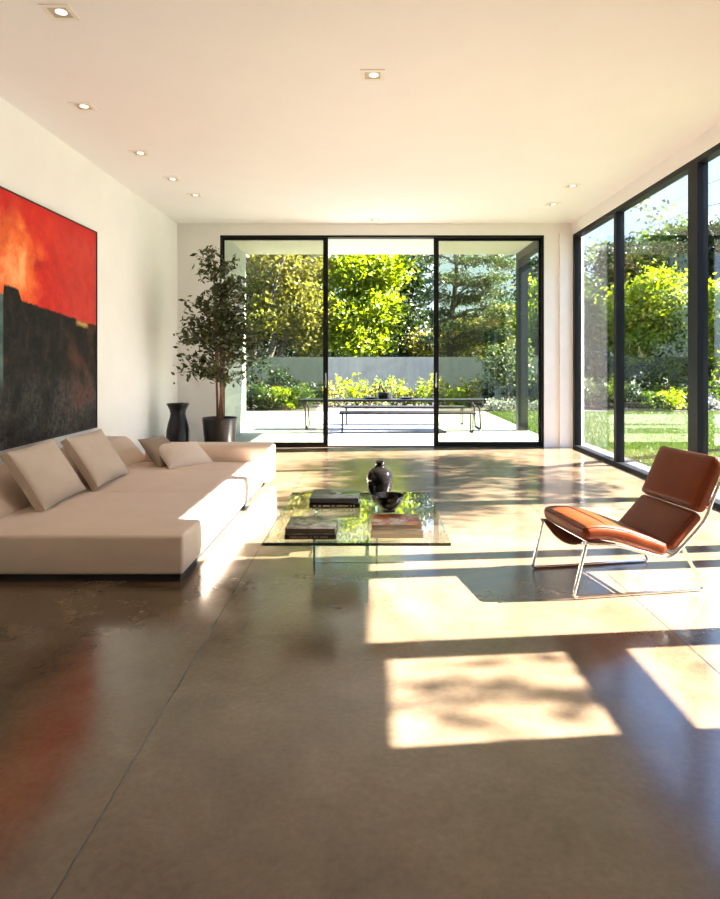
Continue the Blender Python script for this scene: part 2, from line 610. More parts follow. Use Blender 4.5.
def window(name, y0, y1, z0, z1, label, transom=None, w=.06, stile=None):
    root = thing(name, label, 'window', (XR + .06, (y0 + y1) / 2, z0), kind='structure')
    x0, x1 = XR + .005, XR + T - .005
    s0, s1 = stile or (w, w)
    f = MB()
    f.box(x0, x1, y0, y0 + s0, z0, z1).box(x0, x1, y1 - s1, y1, z0, z1)
    f.box(x0, x1, y0 + s0, y1 - s1, z1 - w, z1).box(x0, x1, y0 + s0, y1 - s1, z0, z0 + .05)
    if transom:
        f.box(x0, x1, y0 + s0, y1 - s1, transom[0], transom[1])
    f.build('window_frame', M['frame'], root, smooth=False)
    xm = XR + .065
    MB().box(xm - .006, xm + .006, y0 + s0, y1 - s1, z0 + .05, z1 - w).build('window_pane', M['window_pane'], root, smooth=False)
    return root


window('window_1', 8.66, YB - .05, 0, ZH, 'tall fixed window pane of the glazed side, next to the room corner', stile=(.045, .08))
window('window_2', 6.60, 8.66, 0, ZH, 'tall window pane between the two middle mullions of the glazed side', stile=(.075, .045))
window('window_7', 4.56, 4.86, 0, 2.32, 'unseen low window shaped to limit the sun, nearest the tall glazing')  # unseen; low head keeps direct sun off the sofa
window('window_3', 4.90, 6.60, 0, ZH, 'tall window pane behind the leather chair on the glazed side', stile=(.06, .12))
window('window_4', 3.46, 4.53, 0, 2.32, 'unseen low window sized for a floor sun patch, between two other low windows')  # unseen opening sized to cast the farther row of sun patch
window('window_5', 2.59, 3.40, 0, 2.26, 'unseen low window with a transom bar, sized for a split floor sun patch', transom=(1.43, 1.57))  # unseen; transom placed to split the sun patch on the floor

# sliding doors: fixed outer frame, a panel parked left, a panel parked right, the middle standing open
fr = MB()
fr.box(-2.46, -2.425, YB + .0, YB + .16, 0, ZH)
fr.box(2.82, 2.855, YB + .0, YB + .16, 0, ZH)
fr.box(-2.425, 2.82, YB + .0, YB + .16, ZH - .035, ZH)
struct('trim_1', fr, M['frame'], 'dark metal outer frame around the sliding patio doors', 'door frame', smooth=False)
struct('trim_2', MB().box(-2.46, 2.855, YB + .145, YB + .2, -.03, .006).box(-2.40, 2.795, YB + .03, YB + .05, 0, .010).box(-2.40, 2.795, YB + .09, YB + .11, 0, .010),
       M['frame'], 'dark metal threshold track under the sliding doors', 'threshold', smooth=False)


def slider(name, x0, x1, yc, hx, label):
    root = thing(name, label, 'door', ((x0 + x1) / 2, yc, 0), kind='structure')
    f = MB()
    wa, wb_ = (.03, .08) if hx > x0 + .5 else (.08, .03)
    z0, z1 = .012, ZH - .035
    f.box(x0, x0 + wa, yc - .025, yc + .025, z0, z1).box(x1 - wb_, x1, yc - .025, yc + .025, z0, z1)
    f.box(x0 + wa, x1 - wb_, yc - .025, yc + .025, z1 - .04, z1).box(x0 + wa, x1 - wb_, yc - .025, yc + .025, z0, z0 + .065)
    f.build('door_frame', M['frame'], root, smooth=False)
    MB().box(x0 + wa, x1 - wb_, yc - .007, yc + .007, z0 + .065, z1 - .04).build('door_pane', M['pane'], root, smooth=False)
    h = MB().sbox(hx - .012, hx + .012, yc - .05, yc - .025, .98, 1.22, .006, m=1, k=2)
    h.box(hx - .006, hx + .006, yc - .06, yc - .045, 1.0, 1.20)
    h.build('door_handle', M['chrome'], root)
    return root


slider('door_1', -2.425, -.690, YB + .04, -.727, 'glass sliding door parked open on the side of the potted tree')
slider('door_2', 1.055, 2.82, YB + .10, 1.092, 'glass sliding door parked open on the side of the leather chair')

# ------------------------------------------------------------------ outside ground and structures
struct('patio', MB().box(-6.5, 3.30, YB + .2, 18.3, -.2, -.02), M['patio'],
       'pale paved patio beyond the open sliding doors', 'patio', origin=(0, 0, -.02), smooth=False)
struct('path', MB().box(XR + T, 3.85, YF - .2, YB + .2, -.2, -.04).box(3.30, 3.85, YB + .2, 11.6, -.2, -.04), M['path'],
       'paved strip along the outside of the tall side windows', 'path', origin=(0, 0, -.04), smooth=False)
struct('terrace', MB().box(-6, 4.2, -9, YF - .2, -.2, -.04), M['path'], 'pale paved terrace on the viewing side of the house', 'terrace', origin=(0, 0, -.04), smooth=False)
struct('lawn', MB().box(3.85, 40, -6, 18.6, -.3, -.05).box(3.30, 3.85, 11.6, 18.6, -.3, -.05).box(-40, -6.5, -6, 60, -.3, -.06).box(-6.5, 40, 23.3, 60, -.3, -.06), M['lawn'],
       'sunny mown lawn outside the tall side windows', 'lawn', origin=(0, 0, -.05), smooth=False)
struct('path_planting_bed', MB().box(-6.5, 40, 18.3 + .3, 23.0, -.3, -.03).box(-6.5, 3.3, 18.3, 18.6, -.3, -.03), M['mulch'],
       'dark mulched planting bed in front of the concrete garden wall', 'planting bed', origin=(0, 0, 0), smooth=False)
struct('wall_garden', MB().box(-8, 6.6, 23.0, 23.3, -.3, 1.58), M['concrete'],
       'grey board-marked concrete garden wall behind the flower bed', 'wall', origin=(0, 23, 0), smooth=False)
struct('wall_patio', MB().box(-2.95, -2.60, YB + .2, 13.40, -.02, 3.66), M['stucco'],
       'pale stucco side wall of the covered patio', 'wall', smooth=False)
struct('roof_patio', MB().box(-2.95, 3.22, YB + .2, 13.45, 3.66, 3.9), M['soffit'],
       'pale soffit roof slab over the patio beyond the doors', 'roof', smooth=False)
struct('beam_patio', MB().box(3.06, 3.22, YB + .2, 13.2, 3.50, 3.66), M['steel_post'],
       'dark steel edge beam under the open side of the patio roof', 'beam', smooth=False)
struct('column_patio', MB().box(3.06, 3.26, 13.2, 13.42, -.02, 3.66), M['steel_post'],
       'dark square steel post holding the patio roof corner', 'post', smooth=False)

# ------------------------------------------------------------------ painting
pt = thing('painting', 'large abstract painting, red sky over black mass, on white wall above sofa', 'painting', (XL + .03, 5.9, .65))
MB().box(XL + .003, XL + .045, 4.47, 7.278, .665, 2.868).build('canvas', M['canvas'], pt, smooth=False)
f = MB()
f.box(XL + .002, XL + .055, 4.458, 4.47, .653, 2.88).box(XL + .002, XL + .055, 7.278, 7.29, .653, 2.88)
f.box(XL + .002, XL + .055, 4.47, 7.278, 2.868, 2.88).box(XL + .002, XL + .055, 4.47, 7.278, .653, .665)
f.build('painting_frame', M['plinth'], pt, smooth=False)

# ------------------------------------------------------------------ downlights
dl = None
for (x, y, lab) in [
    (-2.01, 4.15, 'square recessed downlight with lit lens, largest and closest on the ceiling'),
    (-2.545, 5.68, 'square recessed downlight above the near end of the red painting'),
    (-2.50, 6.95, 'square recessed downlight above the far end of the red painting'),
    (-2.456, 7.94, 'square recessed downlight between the painting and the potted tree'),
    (-2.38, 8.70, 'square recessed downlight nearest the potted tree corner'),
    (.02, 5.06, 'square recessed downlight alone in the middle of the ceiling'),
    (.08, 10.2, 'square recessed downlight right in front of the open sliding doors'),
    (2.60, 8.25, 'square recessed downlight by the tall side windows, the closer of two'),
    (2.63, 9.20, 'square recessed downlight by the tall side windows, the one nearest the corner'),
]:
    if dl is None:
        dl = thing('downlight', lab, 'ceiling light', (x, y, ZC), 'recessed downlights in the living room ceiling')
        a, b = .095, .062
        t = MB()
        t.box(x - a, x + a, y - a, y - b, ZC - .006, ZC + .01).box(x - a, x + a, y + b, y + a, ZC - .006, ZC + .01)
        t.box(x - a, x - b, y - b, y + b, ZC - .006, ZC + .01).box(x + b, x + a, y - b, y + b, ZC - .006, ZC + .01)
        t.build('trim_plate', M['downlight'], dl, smooth=False)
        MB().box(x - b, x + b, y - b, y + b, ZC - .003, ZC + .002).build('recess', M['downlight_dark'], dl, smooth=False)
        MB().lathe((x + .01, y - .005, ZC - .006), [(.036, 0), (.036, .003)], 24).build('lens', M['lens'], dl)
        o = dl
    else:
        o = copy_tree(dl)
        o.location = (x, y, ZC)
        o['label'] = lab

# ------------------------------------------------------------------ sofa
SX0, SX1, ZS = -3.10, -1.19, .295
sofa = thing('sofa', 'long low oatmeal upholstered sectional sofa under the red painting', 'sofa', (-2.1, 5.8, 0))


def puff_top(hx, hy, hz, amt, seed):
    r2 = random.Random(seed)
    ph = [r2.uniform(0, 6.28) for _ in range(4)]
    def fn(x, y, z):
        u, v, w = x / hx, y / hy, z / hz
        k = max(0, 1 - u ** 4) * max(0, 1 - v ** 4)
        if w > 0:
            z += amt * k * w + .004 * k * math.sin(7 * x + ph[0]) * math.sin(6 * y + ph[1])
        s = .010 * max(0, 1 - w * w)
        x += s * (1 if u > 0 else -1) * max(0, 1 - v ** 4) * min(1, abs(u) ** 6)
        y += s * (1 if v > 0 else -1) * max(0, 1 - u ** 4) * min(1, abs(v) ** 6)
        return x, y, z
    return fn


def seat(y0, y1, seed, zt=ZS, x0=SX0, x1=SX1, mat=M['sofa']):
    b = MB()
    b.sbox(x0, x1, y0, y1, .045, zt, .020, puff_top((x1 - x0) / 2, (y1 - y0) / 2, (zt - .045) / 2, .012, seed), 14, 4)
    s = b.build('seat', mat, sofa)
    p = MB()
    q = .012
    for z, e in ((zt - .012, .006), ):
        pts = filleted([(x1 - q, y0 + .2, z), (x1 - q, y0 + q, z), (x0 + q, y0 + q, z)], .03)
        pts = [(x1 - q + .004, y1 - .04, z)] + pts
        p.tube(pts, .005, 6)
    p.build('seat_piping', mat, s)
    return s


seat(4.07, 5.445, 1)
seat(5.457, 6.60, 2, ZS - .004)
seat(6.611, 7.125, 3, ZS - .008)
MB().box(-3.08, -2.53, 7.14, 7.49, .045, ZS - .035).build('corner_block', M['sofa'], sofa, smooth=False)
MB().box(-3.08, -1.215, 4.10, 7.4, .0, .046).build('plinth_base', M['plinth'], sofa, smooth=False)


def bolster(y0, y1, seed):
    b = MB()
    hx, hz = .285, .14
    def fn(x, y, z):
        # front leans back a little towards the top, rounded roll
        k = (z / hz + 1) / 2
        x -= .27 * k * max(0, x / hx + .2) / 1.2
        z += .012 * max(0, 1 - (y / ((y1 - y0) / 2)) ** 4) * (1 if z > 0 else 0)
        return x, y, z
    b.sbox(-3.10, -2.53, y0, y1, ZS - .03, .545, .075, fn, 12, 5)
    return b.build('backrest', M['sofa'], sofa)


bolster(4.16, 5.72, 1)
bolster(5.74, 7.42, 2)
b = MB()
b.sbox(-2.52, -1.10, 7.13, 7.50, .045, .47, .055, None, 12, 5)
b.build('armrest', M['sofa'], sofa)


def pillow(name, center, ux, uy, w, h, t, mat, label, power=2.6, seed=0, box=0.0):
    """ux, uy: unit vectors along the pillow's width and height; its face looks along ux x uy"""
    ux, uy = Vector(ux).normalized(), Vector(uy).normalized()
    uy = (uy - ux * uy.dot(ux)).normalized()
    uz = ux.cross(uy)
    c = Vector(center)
    N = 22
    r2 = random.Random(seed)
    p1, p2, p3 = (r2.uniform(0, 6.28) for _ in range(3))
    root = thing(name, label, 'cushion', c - uy * h / 2)
    def surf(u, v):
        inset = .045 * (abs(u) ** 2) * (1 - v * v) * 0 + .05 * (1 - abs(v) ** 2) * abs(u) ** 3
        x = u * w / 2 * (1 - .05 * (1 - v * v) * abs(u) ** 2)
        y = v * h / 2 * (1 - .05 * (1 - u * u) * abs(v) ** 2)
        k = (max(0, 1 - abs(u) ** power) * max(0, 1 - abs(v) ** power)) ** .55
        wr = .006 * math.sin(5 * u + p1 + 3 * v) * math.sin(4 * v + p2) * k
        return x, y, (t / 2 - box) * k + wr
    mb = MB()
    vs, fs = [], []
    idx = {}
    gs = [math.sin(math.pi / 2 * (2 * i / N - 1)) for i in range(N + 1)]
    for s in (1, -1):
        for i in range(N + 1):
            for j in range(N + 1):
                x, y, z = surf(gs[i], gs[j])
                idx[s, i, j] = len(vs)
                vs.append(c + ux * x + uy * y + uz * (s * (z + box)))
        for i in range(N):
            for j in range(N):
                q = (idx[s, i, j], idx[s, i + 1, j], idx[s, i + 1, j + 1], idx[s, i, j + 1])
                fs.append(q if s > 0 else q[::-1])
    rim = [(i, 0) for i in range(N)] + [(N, j) for j in range(N)] + [(i, N) for i in range(N, 0, -1)] + [(0, j) for j in range(N, 0, -1)]
    for k in range(len(rim)):
        a, b2 = rim[k], rim[(k + 1) % len(rim)]
        fs.append((idx[(1,) + a], idx[(-1,) + a], idx[(-1,) + b2], idx[(1,) + b2]))
    mb.add(vs, fs)
    mb.build('cushion_cover', mat, root, angle=70)
    pp = MB()
    for s in ((1, -1) if box else (1,)):
        pp.tube([vs[idx[(s,) + a]] for a in rim], .004, 6, closed=True)
    pp.build('cushion_piping', mat, root)
    return root


lean = Vector((-.64, 0, 1))
pillow('back_cushion', (-2.545, 5.03, .520), (-.075, 1, 0), lean + Vector((0, .05, 0)), .80, .50, .17, M['cushion'],
       'square stone-coloured back cushion at the near end of the sofa', seed=2, box=.028)
pillow('back_cushion', (-2.500, 5.86, .522), (-.03, 1, 0), lean + Vector((0, -.03, 0)), .76, .50, .17, M['cushion'],
       'square stone-coloured back cushion in the middle of the sofa', seed=5, box=.028)
pillow('throw_pillow', (-2.25, 6.93, .425), (.30, .95, .0), (-.70, .1, .75), .44, .42, .15, M['taupe'],
       'small taupe throw pillow half hidden behind the cream pillow', seed=8)
pillow('throw_pillow', (-2.02, 6.94, .395), (.66, .75, -.02), (-.80, .50, .55), .56, .42, .14, M['cream'],
       'small cream throw pillow lying on top of the taupe pillow', seed=9)

# ------------------------------------------------------------------ lounge chair
CO, CU = Vector((1.195, 3.775, 0)), Vector((.985, .174, 0))
CW = Vector((-.174, .985, 0))
W_CH = .56


def cp(s, w, z):
    return CO + CU * s + CW * w + Vector((0, 0, z))


chair = thing('lounge_chair', 'cognac leather lounge chair with thin chrome sled legs by the side windows', 'chair', cp(.45, W_CH / 2, 0))


def bend(profile, wid, thick, name, rr=.03, puffv=.012, w0=0.0):
    pts = spline([(a, 0, b) for a, b in profile], 12)
    L = [0]
    for a, b in zip(pts, pts[1:]):
        L.append(L[-1] + (b - a).length)
    tot = L[-1]
    def cur(t):
        t = max(0, min(tot, t))
        for i in range(len(pts) - 1):
            if t <= L[i + 1] + 1e-9:
                k = (t - L[i]) / max(1e-9, L[i + 1] - L[i])
                d = (pts[i + 1] - pts[i]).normalized()
                return pts[i].lerp(pts[i + 1], k), d
        return pts[-1], (pts[-1] - pts[-2]).normalized()
    def fn(x, y, z):
        p, d = cur(x + tot / 2)
        nrm = Vector((-d.z, 0, d.x))
        u, v = x / (tot / 2), y / (wid / 2)
        k = max(0, 1 - u ** 4) * max(0, 1 - v ** 4)
        z2 = z + (puffv * k if z > 0 else -puffv * .5 * k)
        q = p + nrm * z2
        return cp(q.x, W_CH / 2 + y, q.z)
    mb = MB().soft(tot / 2, wid / 2, thick / 2, rr, fn, 16, 4)
    part = mb.build(name, M['leather'], chair)
    # seam piping round the upper edge
    e = thick / 2 - rr * .28
    a, b2 = tot / 2 - rr * .28, wid / 2 - rr * .28
    loop = []
    for (p0, p1) in (((-a, -b2), (a, -b2)), ((a, -b2), (a, b2)), ((a, b2), (-a, b2)), ((-a, b2), (-a, -b2))):
        for k in range(14):
            t = .03 + .94 * k / 13
            loop.append(fn(p0[0] + (p1[0] - p0[0]) * t, p0[1] + (p1[1] - p0[1]) * t, e))
    MB().tube(loop, .0035, 6, closed=True).build(name + '_piping', M['stitch'], part)
    return part


bend([(.075, .378), (.18, .383), (.32, .358), (.47, .306), (.625, .250)], .570, .088, 'seat_cushion', .036, .010)
bend([(.635, .262), (.68, .300), (.75, .372), (.842, .464)], .570, .066, 'lumbar_cushion', .028, .012)
bend([(.833, .478), (.868, .548), (.920, .655), (.992, .805)], .575, .085, 'back_cushion', .036, .014)
# panel seam across the seat front
MB().tube([cp(.225, .02 + (W_CH - .04) * k / 12, .424 + .010 * (1 - (k / 6 - 1) ** 4)) for k in range(13)], .003, 6).build('seat_seam', M['stitch'], chair)
# leather sling under the front of the seat
sl = MB()
vs, fs = [], []
NU, NV = 10, 18
for lay in (0, 1):
    for i in range(NU + 1):
        for j in range(NV + 1):
            v = 2 * j / NV - 1
            s = .075 + .20 * i / NU
            drop = .072 * (1 - v * v) * (1 - .55 * (i / NU))
            vs.append(cp(s, W_CH / 2 + v * W_CH / 2, .338 - .018 * (i / NU) - drop - .006 * lay))
n1 = (NU + 1) * (NV + 1)
for lay in (0, 1):
    for i in range(NU):
        for j in range(NV):
            q = [i * (NV + 1) + j, (i + 1) * (NV + 1) + j, (i + 1) * (NV + 1) + j + 1, i * (NV + 1) + j + 1]
            q = [a + lay * n1 for a in q]
            fs.append(tuple(q if lay == 1 else q[::-1]))
for j in range(NV):
    fs.append((j, j + 1, j + 1 + n1, j + n1))
    a = NU * (NV + 1) + j
    fs.append((a + 1, a, a + n1, a + 1 + n1))
sl.add(vs, fs).build('seat_sling', M['leather'], chair)
tr = .0105
for w in (-.006, W_CH + .006):
    fm = MB()
    fm.tube(filleted([cp(.085, w, .325), cp(.0, w, tr), cp(.865, w, tr), cp(.715, w, .275)], .035, 6), tr, 12)
    fm.build('sled_leg', M['chrome'], chair)
    rl = MB()
    rl.tube(spline([cp(.07, w, .338), cp(.085, w, .325), cp(.3, w, .300), (cp(.55, w, .228)), cp(.64, w, .222), cp(.72, w, .285), cp(.86, w, .425), cp(.93, w, .57), cp(1.035, w, .79)], 8), tr * .9, 12)
    rl.build('side_rail', M['chrome'], chair)
for s, z in ((.12, .322), (.66, .222), (.90, .50)):
    MB().tube([cp(s, -.006, z), cp(s, W_CH + .006, z)], tr * .85, 10).build('cross_bar', M['chrome'], chair)

# ------------------------------------------------------------------ coffee table
ZT = .337
TX0, TX1, TY0, TY1 = -.634, .476, 3.76, 5.22
ct = thing('coffee_table', 'low clear glass coffee table with books beside the sofa', 'table', (-.08, 4.5, 0))
MB().box(TX0, TX1, TY0, TY1, ZT - .018, ZT, 0, 1).build('table_top', [M['table_glass'], M['glass_edge']], ct, smooth=False)


def glass_panel(x0, x1, y0, y1, z0, z1):
    mb = MB().box(x0, x1, y0, y1, z0, z1)
    # narrow faces show the green edge
    dx, dy = x1 - x0, y1 - y0
    o = 0
    for k, fidx in enumerate(mb.f):
        thin = k in (0, 1) or (k in (2, 4) and dx < dy) or (k in (3, 5) and dy < dx)
        mb.mi[k] = 1 if thin else 0
    return mb.build('table_leg', [M['table_glass'], M['leg_edge']], ct, smooth=False)


glass_panel(-.397, .237, 4.455, 4.470, 0, ZT - .019)
glass_panel(-.397, .237, 4.985, 5.000, 0, ZT - .019)
glass_panel(-.397, -.382, 4.471, 4.984, 0, ZT - .019)
glass_panel(.040, .055, 4.471, 4.984, 0, ZT - .019)


def book(x0, x1, y0, y1, z0, th, cover, pages, label, rot=0.0, spine_text=False, group='books on the glass coffee table'):
    cx, cy = (x0 + x1) / 2, (y0 + y1) / 2
    b = thing('book', label, 'book', (cx, cy, z0), group)
    c, s = math.cos(rot), math.sin(rot)
    def rt(mb):
        mb.v = [(cx + (x - cx) * c - (y - cy) * s, cy + (x - cx) * s + (y - cy) * c, z) for x, y, z in mb.v]
        return mb
    ct_ = .0035
    cv = MB().sbox(x0, x1, y0, y1, z0, z0 + ct_, .0012, m=1, k=1).sbox(x0, x1, y0, y1, z0 + th - ct_, z0 + th, .0012, m=1, k=1)
    if spine_text:
        cv.box(x0, x1, y0, y0 + .004, z0 + ct_ * .8, z0 + th - ct_ * .8)
    else:
        cv.box(x0, x0 + .004, y0, y1, z0 + ct_ * .8, z0 + th - ct_ * .8)
    o = rt(cv).build('book_cover', cover, b)
    rt(MB().box(x0 + .005, x1 - .004, y0 + .005, y1 - .004, z0 + ct_, z0 + th - ct_)).build('book_pages', pages, b, smooth=False)
    if spine_text:
        tx = MB()
        r3 = random.Random(int(x0 * 1000) + 5)
        x = x0 + .03
        while x < x1 - .04:
            w = r3.choice((.006, .009, .007, .012))
            hh = th * .26
            tx.box(x, x + w, y0 - .0008, y0 + .002, z0 + th * .5 - hh / 2, z0 + th * .5 + hh / 2)
            x += w + r3.choice((.004, .004, .005, .016))
        rt(tx).build('spine_lettering', M['gilt'], o, smooth=False)
    return b


e = .0005
book(-.443, -.076, 4.66, 5.00, ZT + e, .030, M['black_cover'], M['pages_dark'],
     'black hardback with gilt spine lettering, lower of the black pair on the glass table', spine_text=True)
bk = book(-.440, -.078, 4.665, 5.00, ZT + .031 + e, .038, M['black_cover'], M['pages_dark'],
          'thick black hardback with a small white cover patch, upper of the black pair')
MB().box(-.255, -.215, 4.83, 4.86, ZT + .069 + e, ZT + .070 + e).build('cover_patch', M['patch_white'], bk, smooth=False)  # small white rectangle on the upper cover
book(-.512, -.205, 3.83, 4.14, ZT + e, .028, M['dark_cover'], M['pages_dark'],
     'dark book with spine lettering under the grey photo book near the sofa', spine_text=True)
book(-.510, -.207, 3.835, 4.14, ZT + .029 + e, .036, M['grey_cover'], M['pages_brown'],
     'book with grey photo cover on top of the dark lettered book', .0)
book(.003, .326, 3.94, 3.85, ZT + e, .030, M['tan_cover'], M['pages'],
     'tan book with cream pages beneath the red art book')
book(.008, .318, 3.945, 4.24, ZT + .031 + e, .026, M['art_cover'], M['pages'],
     'book with red and cream art cover on top of the tan book', .02)

jar = tag(MB().lathe((.075, 4.86, ZT + .001), [(.001, 0), (.048, 0), (.055, .006), (.072, .05), (.094, .12), (.1015, .17), (.098, .205), (.080, .238), (.052, .258), (.038, .266),
    (.034, .274), (.034, .292), (.039, .300), (.040, .306), (.036, .308), (.030, .304), (.028, .29), (.028, .27), (.05, .24), (.06, .2)], 48).build('jar', M['black_gloss']),
    'glossy black round-bodied jar with short neck on glass coffee table', 'jar')
bowl = tag(MB().lathe((.135, 4.555, ZT + .001), [(.001, 0), (.046, 0), (.048, .008), (.046, .014), (.066, .030), (.088, .060), (.101, .092), (.107, .112), (.106, .117), (.102, .115), (.095, .092), (.080, .06), (.055, .034), (.02, .024), (.001, .022)], 48).build('bowl', M['black_gloss']),
    'glossy black footed bowl beside the black jar on coffee table', 'bowl')

vase = tag(MB().lathe((-2.775, 9.25, .001), [(.001, 0), (.085, 0), (.105, .02), (.135, .10), (.158, .22), (.166, .32), (.160, .42), (.138, .52), (.115, .60), (.106, .655), (.118, .71), (.145, .765), (.160, .79), (.162, .80), (.152, .80), (.130, .76), (.10, .71), (.092, .655), (.11, .58), (.12, .4)], 48).build('floor_vase', M['black_satin']),
    'tall waisted black floor vase standing in the corner beside the potted tree', 'vase')

# ------------------------------------------------------------------ foliage tools


def leaves_mesh(name, mat, pts, size, parent=None, seed=0, up=0.0, aspect=2.0, droop=None):
    """one quad leaf (creased along its rib) at every point"""
    g = np.random.default_rng(seed)
    P = np.asarray(pts, dtype=np.float64)
    n = len(P)
    d = g.normal(size=(n, 3)); d[:, 2] *= .7
    if droop is not None:
        d[:, 2] -= droop
    d /= np.linalg.norm(d, axis=1)[:, None]
    q = g.normal(size=(n, 3)); q[:, 2] += up
    e = np.cross(d, q); e /= np.linalg.norm(e, axis=1)[:, None] + 1e-9
    s = size * g.uniform(.6, 1.35, size=n)[:, None]
    a = P - d * s * .5
    b = P + e * s / aspect * .5
    c = P + d * s * .5
    f = P - e * s / aspect * .5
    root = parent
    while root is not None and root.parent is not None:
        root = root.parent
    off = np.array(root.location) if root is not None else np.array([P[:, 0].mean(), P[:, 1].mean(), P[:, 2].min()])
    V = np.stack([a, b, c, f], 1).reshape(-1, 3) - off
    me = bpy.data.meshes.new(name)
    me.vertices.add(4 * n)
    me.vertices.foreach_set('co', V.ravel())
    me.loops.add(4 * n)
    me.loops.foreach_set('vertex_index', np.arange(4 * n, dtype=np.int32))
    me.polygons.add(n)
    me.polygons.foreach_set('loop_start', np.arange(0, 4 * n, 4, dtype=np.int32))
    me.polygons.foreach_set('loop_total', np.full(n, 4, dtype=np.int32))
    me.materials.append(mat)
    me.update(calc_edges=True)
    o = bpy.data.objects.new(name, me)
    C.objects.link(o)
    if parent is not None:
        o.parent = parent
    else:
        o.location = off
    return o


def clump_points(blobs, seed, clump_r, per=26, shell=.35):
    """points clustered in clumps that fill ellipsoids; blobs: (cx, cy, cz, rx, ry, rz, n_leaves)"""
    g = np.random.default_rng(seed)
    out = []
    for (cx, cy, cz, rx, ry, rz, n) in blobs:
        k = max(1, int(n / per))
        u = g.normal(size=(k, 3)); u /= np.linalg.norm(u, axis=1)[:, None]
        rad = (shell + (1 - shell) * g.random(k)) ** (1 / 2)
        cen = u * rad[:, None] * np.array([rx, ry, rz]) + np.array([cx, cy, cz])
        for c in cen:
            m = max(3, int(per * g.uniform(.5, 1.5)))
            out.append(c + g.normal(size=(m, 3)) * clump_r * np.array([1, 1, .6]) * g.uniform(.6, 1.2))
    return np.concatenate(out)


def tree(name, label, base, blobs, leaf, leaf_size, trunk_r, bark, seed, group=None, clump=.28, per=26, lean=(0, 0), trunks=1, cat='tree', aspect=1.7, top=None, straight=False, br=.42):
    b = Vector(base)
    root = thing(name, label, cat, b, group)
    r2 = random.Random(seed)
    mb = MB()
    zt = top if top is not None else max(x[2] for x in blobs)
    cx = sum(x[0] for x in blobs) / len(blobs); cy = sum(x[1] for x in blobs) / len(blobs)
    if straight:
        cx, cy = b.x, b.y
    for k in range(trunks):
        a = 6.28 * k / max(1, trunks) + r2.random()
        sp = 0 if trunks == 1 else .25
        bb = b + Vector((math.cos(a) * sp, math.sin(a) * sp, -.05))
        tp = Vector((cx + math.cos(a) * sp * 4 + lean[0], cy + math.sin(a) * sp * 4 + lean[1], zt))
        pts = []
        for i in range(7):
            t = i / 6
            p = bb.lerp(tp, t)
            p += Vector((r2.uniform(-1, 1), r2.uniform(-1, 1), 0)) * trunk_r * .9 * math.sin(t * 3.14)
            pts.append(p)
        pts = spline(pts, 3)
        mb.tube(pts, [trunk_r * (1.25 if i == 0 else 1) * (1 - .82 * i / (len(pts) - 1)) for i in range(len(pts))], 8)
        for (x, y, z, rx, ry, rz, n) in blobs:
            c = Vector((x, y, z))
            if trunks > 1 and r2.random() < .4:
                continue
            zz = max(b.z + (zt - b.z) * .18, min(z - .4 * rz, zt * .9))
            t = (zz - bb.z) / (tp.z - bb.z)
            s = pts[min(len(pts) - 1, max(0, int(t * (len(pts) - 1))))]
            e = c + Vector((r2.uniform(-.4, .4) * rx, r2.uniform(-.4, .4) * ry, r2.uniform(0, .4) * rz))
            m = s.lerp(e, .5) + Vector((0, 0, .12 * (e - s).length))
            mb.tube(spline([s, m, e], 4), [trunk_r * br * (1 - .85 * i / 8) for i in range(9)], 6)
    mb.build('tree_trunk', bark, root)
    pts = clump_points(blobs, seed, clump, per)
    leaves_mesh('tree_crown', leaf, pts, leaf_size, root, seed, .3, aspect)
    return root


# ------------------------------------------------------------------ potted indoor tree
PX, PY = -2.21, 9.42
pot_root = thing('potted_tree', 'tall leafy potted tree in charcoal pot beside the sliding doors', 'potted plant', (PX, PY, 0))
MB().lathe((PX, PY, .001), [(.001, 0), (.195, 0), (.205, .015), (.252, .55), (.256, .575), (.250, .585), (.236, .58), (.230, .53), (.001, .53)], 48).build('pot', M['pot'], pot_root)
MB().lathe((PX, PY, .532), [(.001, -.01), (.229, -.005), (.22, .008), (.001, .018)], 32).build('soil', M['soil'], pot_root)
r2 = random.Random(21)
tips = []
for k, (dx, dy, tx, ty, h) in enumerate([(-.03, 0, -.10, .02, 2.95), (.035, .02, .06, -.02, 2.70), (.0, -.03, .20, .10, 2.35), (.05, -.02, -.16, -.08, 2.1)]):
    st = MB()
    pts = spline([(PX + dx, PY + dy, .53), (PX + dx + tx * .15, PY + dy + ty * .1, 1.0), (PX + dx * .6 + tx * .45, PY + dy + ty * .5, 1.6), (PX + tx * .8, PY + ty, h * .8), (PX + tx, PY + ty, h)], 6)
    st.tube(pts, [.021 * (1 - .8 * i / (len(pts) - 1)) for i in range(len(pts))], 8)
    # side twigs
    for i, p in enumerate(pts):
        if p.z < 1.05:
            continue
        hf = (p.z - 1.05) / (2.95 - 1.05)
        reach = .84 * (1 - .72 * hf) * (.55 + .45 * min(1, (p.z - .95) * 3))
        for q in range(3):
            a = r2.uniform(0, 6.28)
            L = reach * r2.uniform(.5, 1.05)
            e = p + Vector((math.cos(a) * L, math.sin(a) * L * .85, r2.uniform(.0, .22)))
            e.y = min(e.y, 10.38)
            e.x = max(e.x, -3.05)
            m = p.lerp(e, .55) + Vector((0, 0, .06))
            st.tube([p, m, e], [.006, .004, .0015], 5)
            tips.append((p, m, e))
    st.build('stem', M['bark_brown'], pot_root)
pts = []
for (p, m, e) in tips:
    for k in range(14):
        t = r2.uniform(.35, 1.08)
        q = (p.lerp(m, t / .55) if t < .55 else m.lerp(e, (t - .55) / .45))
        pts.append((q.x + r2.gauss(0, .045), min(10.40, q.y + r2.gauss(0, .045)), q.z + r2.gauss(-.02, .045)))
leaves_mesh('foliage', M['lf_indoor'], pts, .098, pot_root, 4, .5, 2.4, .25)

# ------------------------------------------------------------------ outdoor table and benches
def W(x, d):
    return (x - VX) / F * d


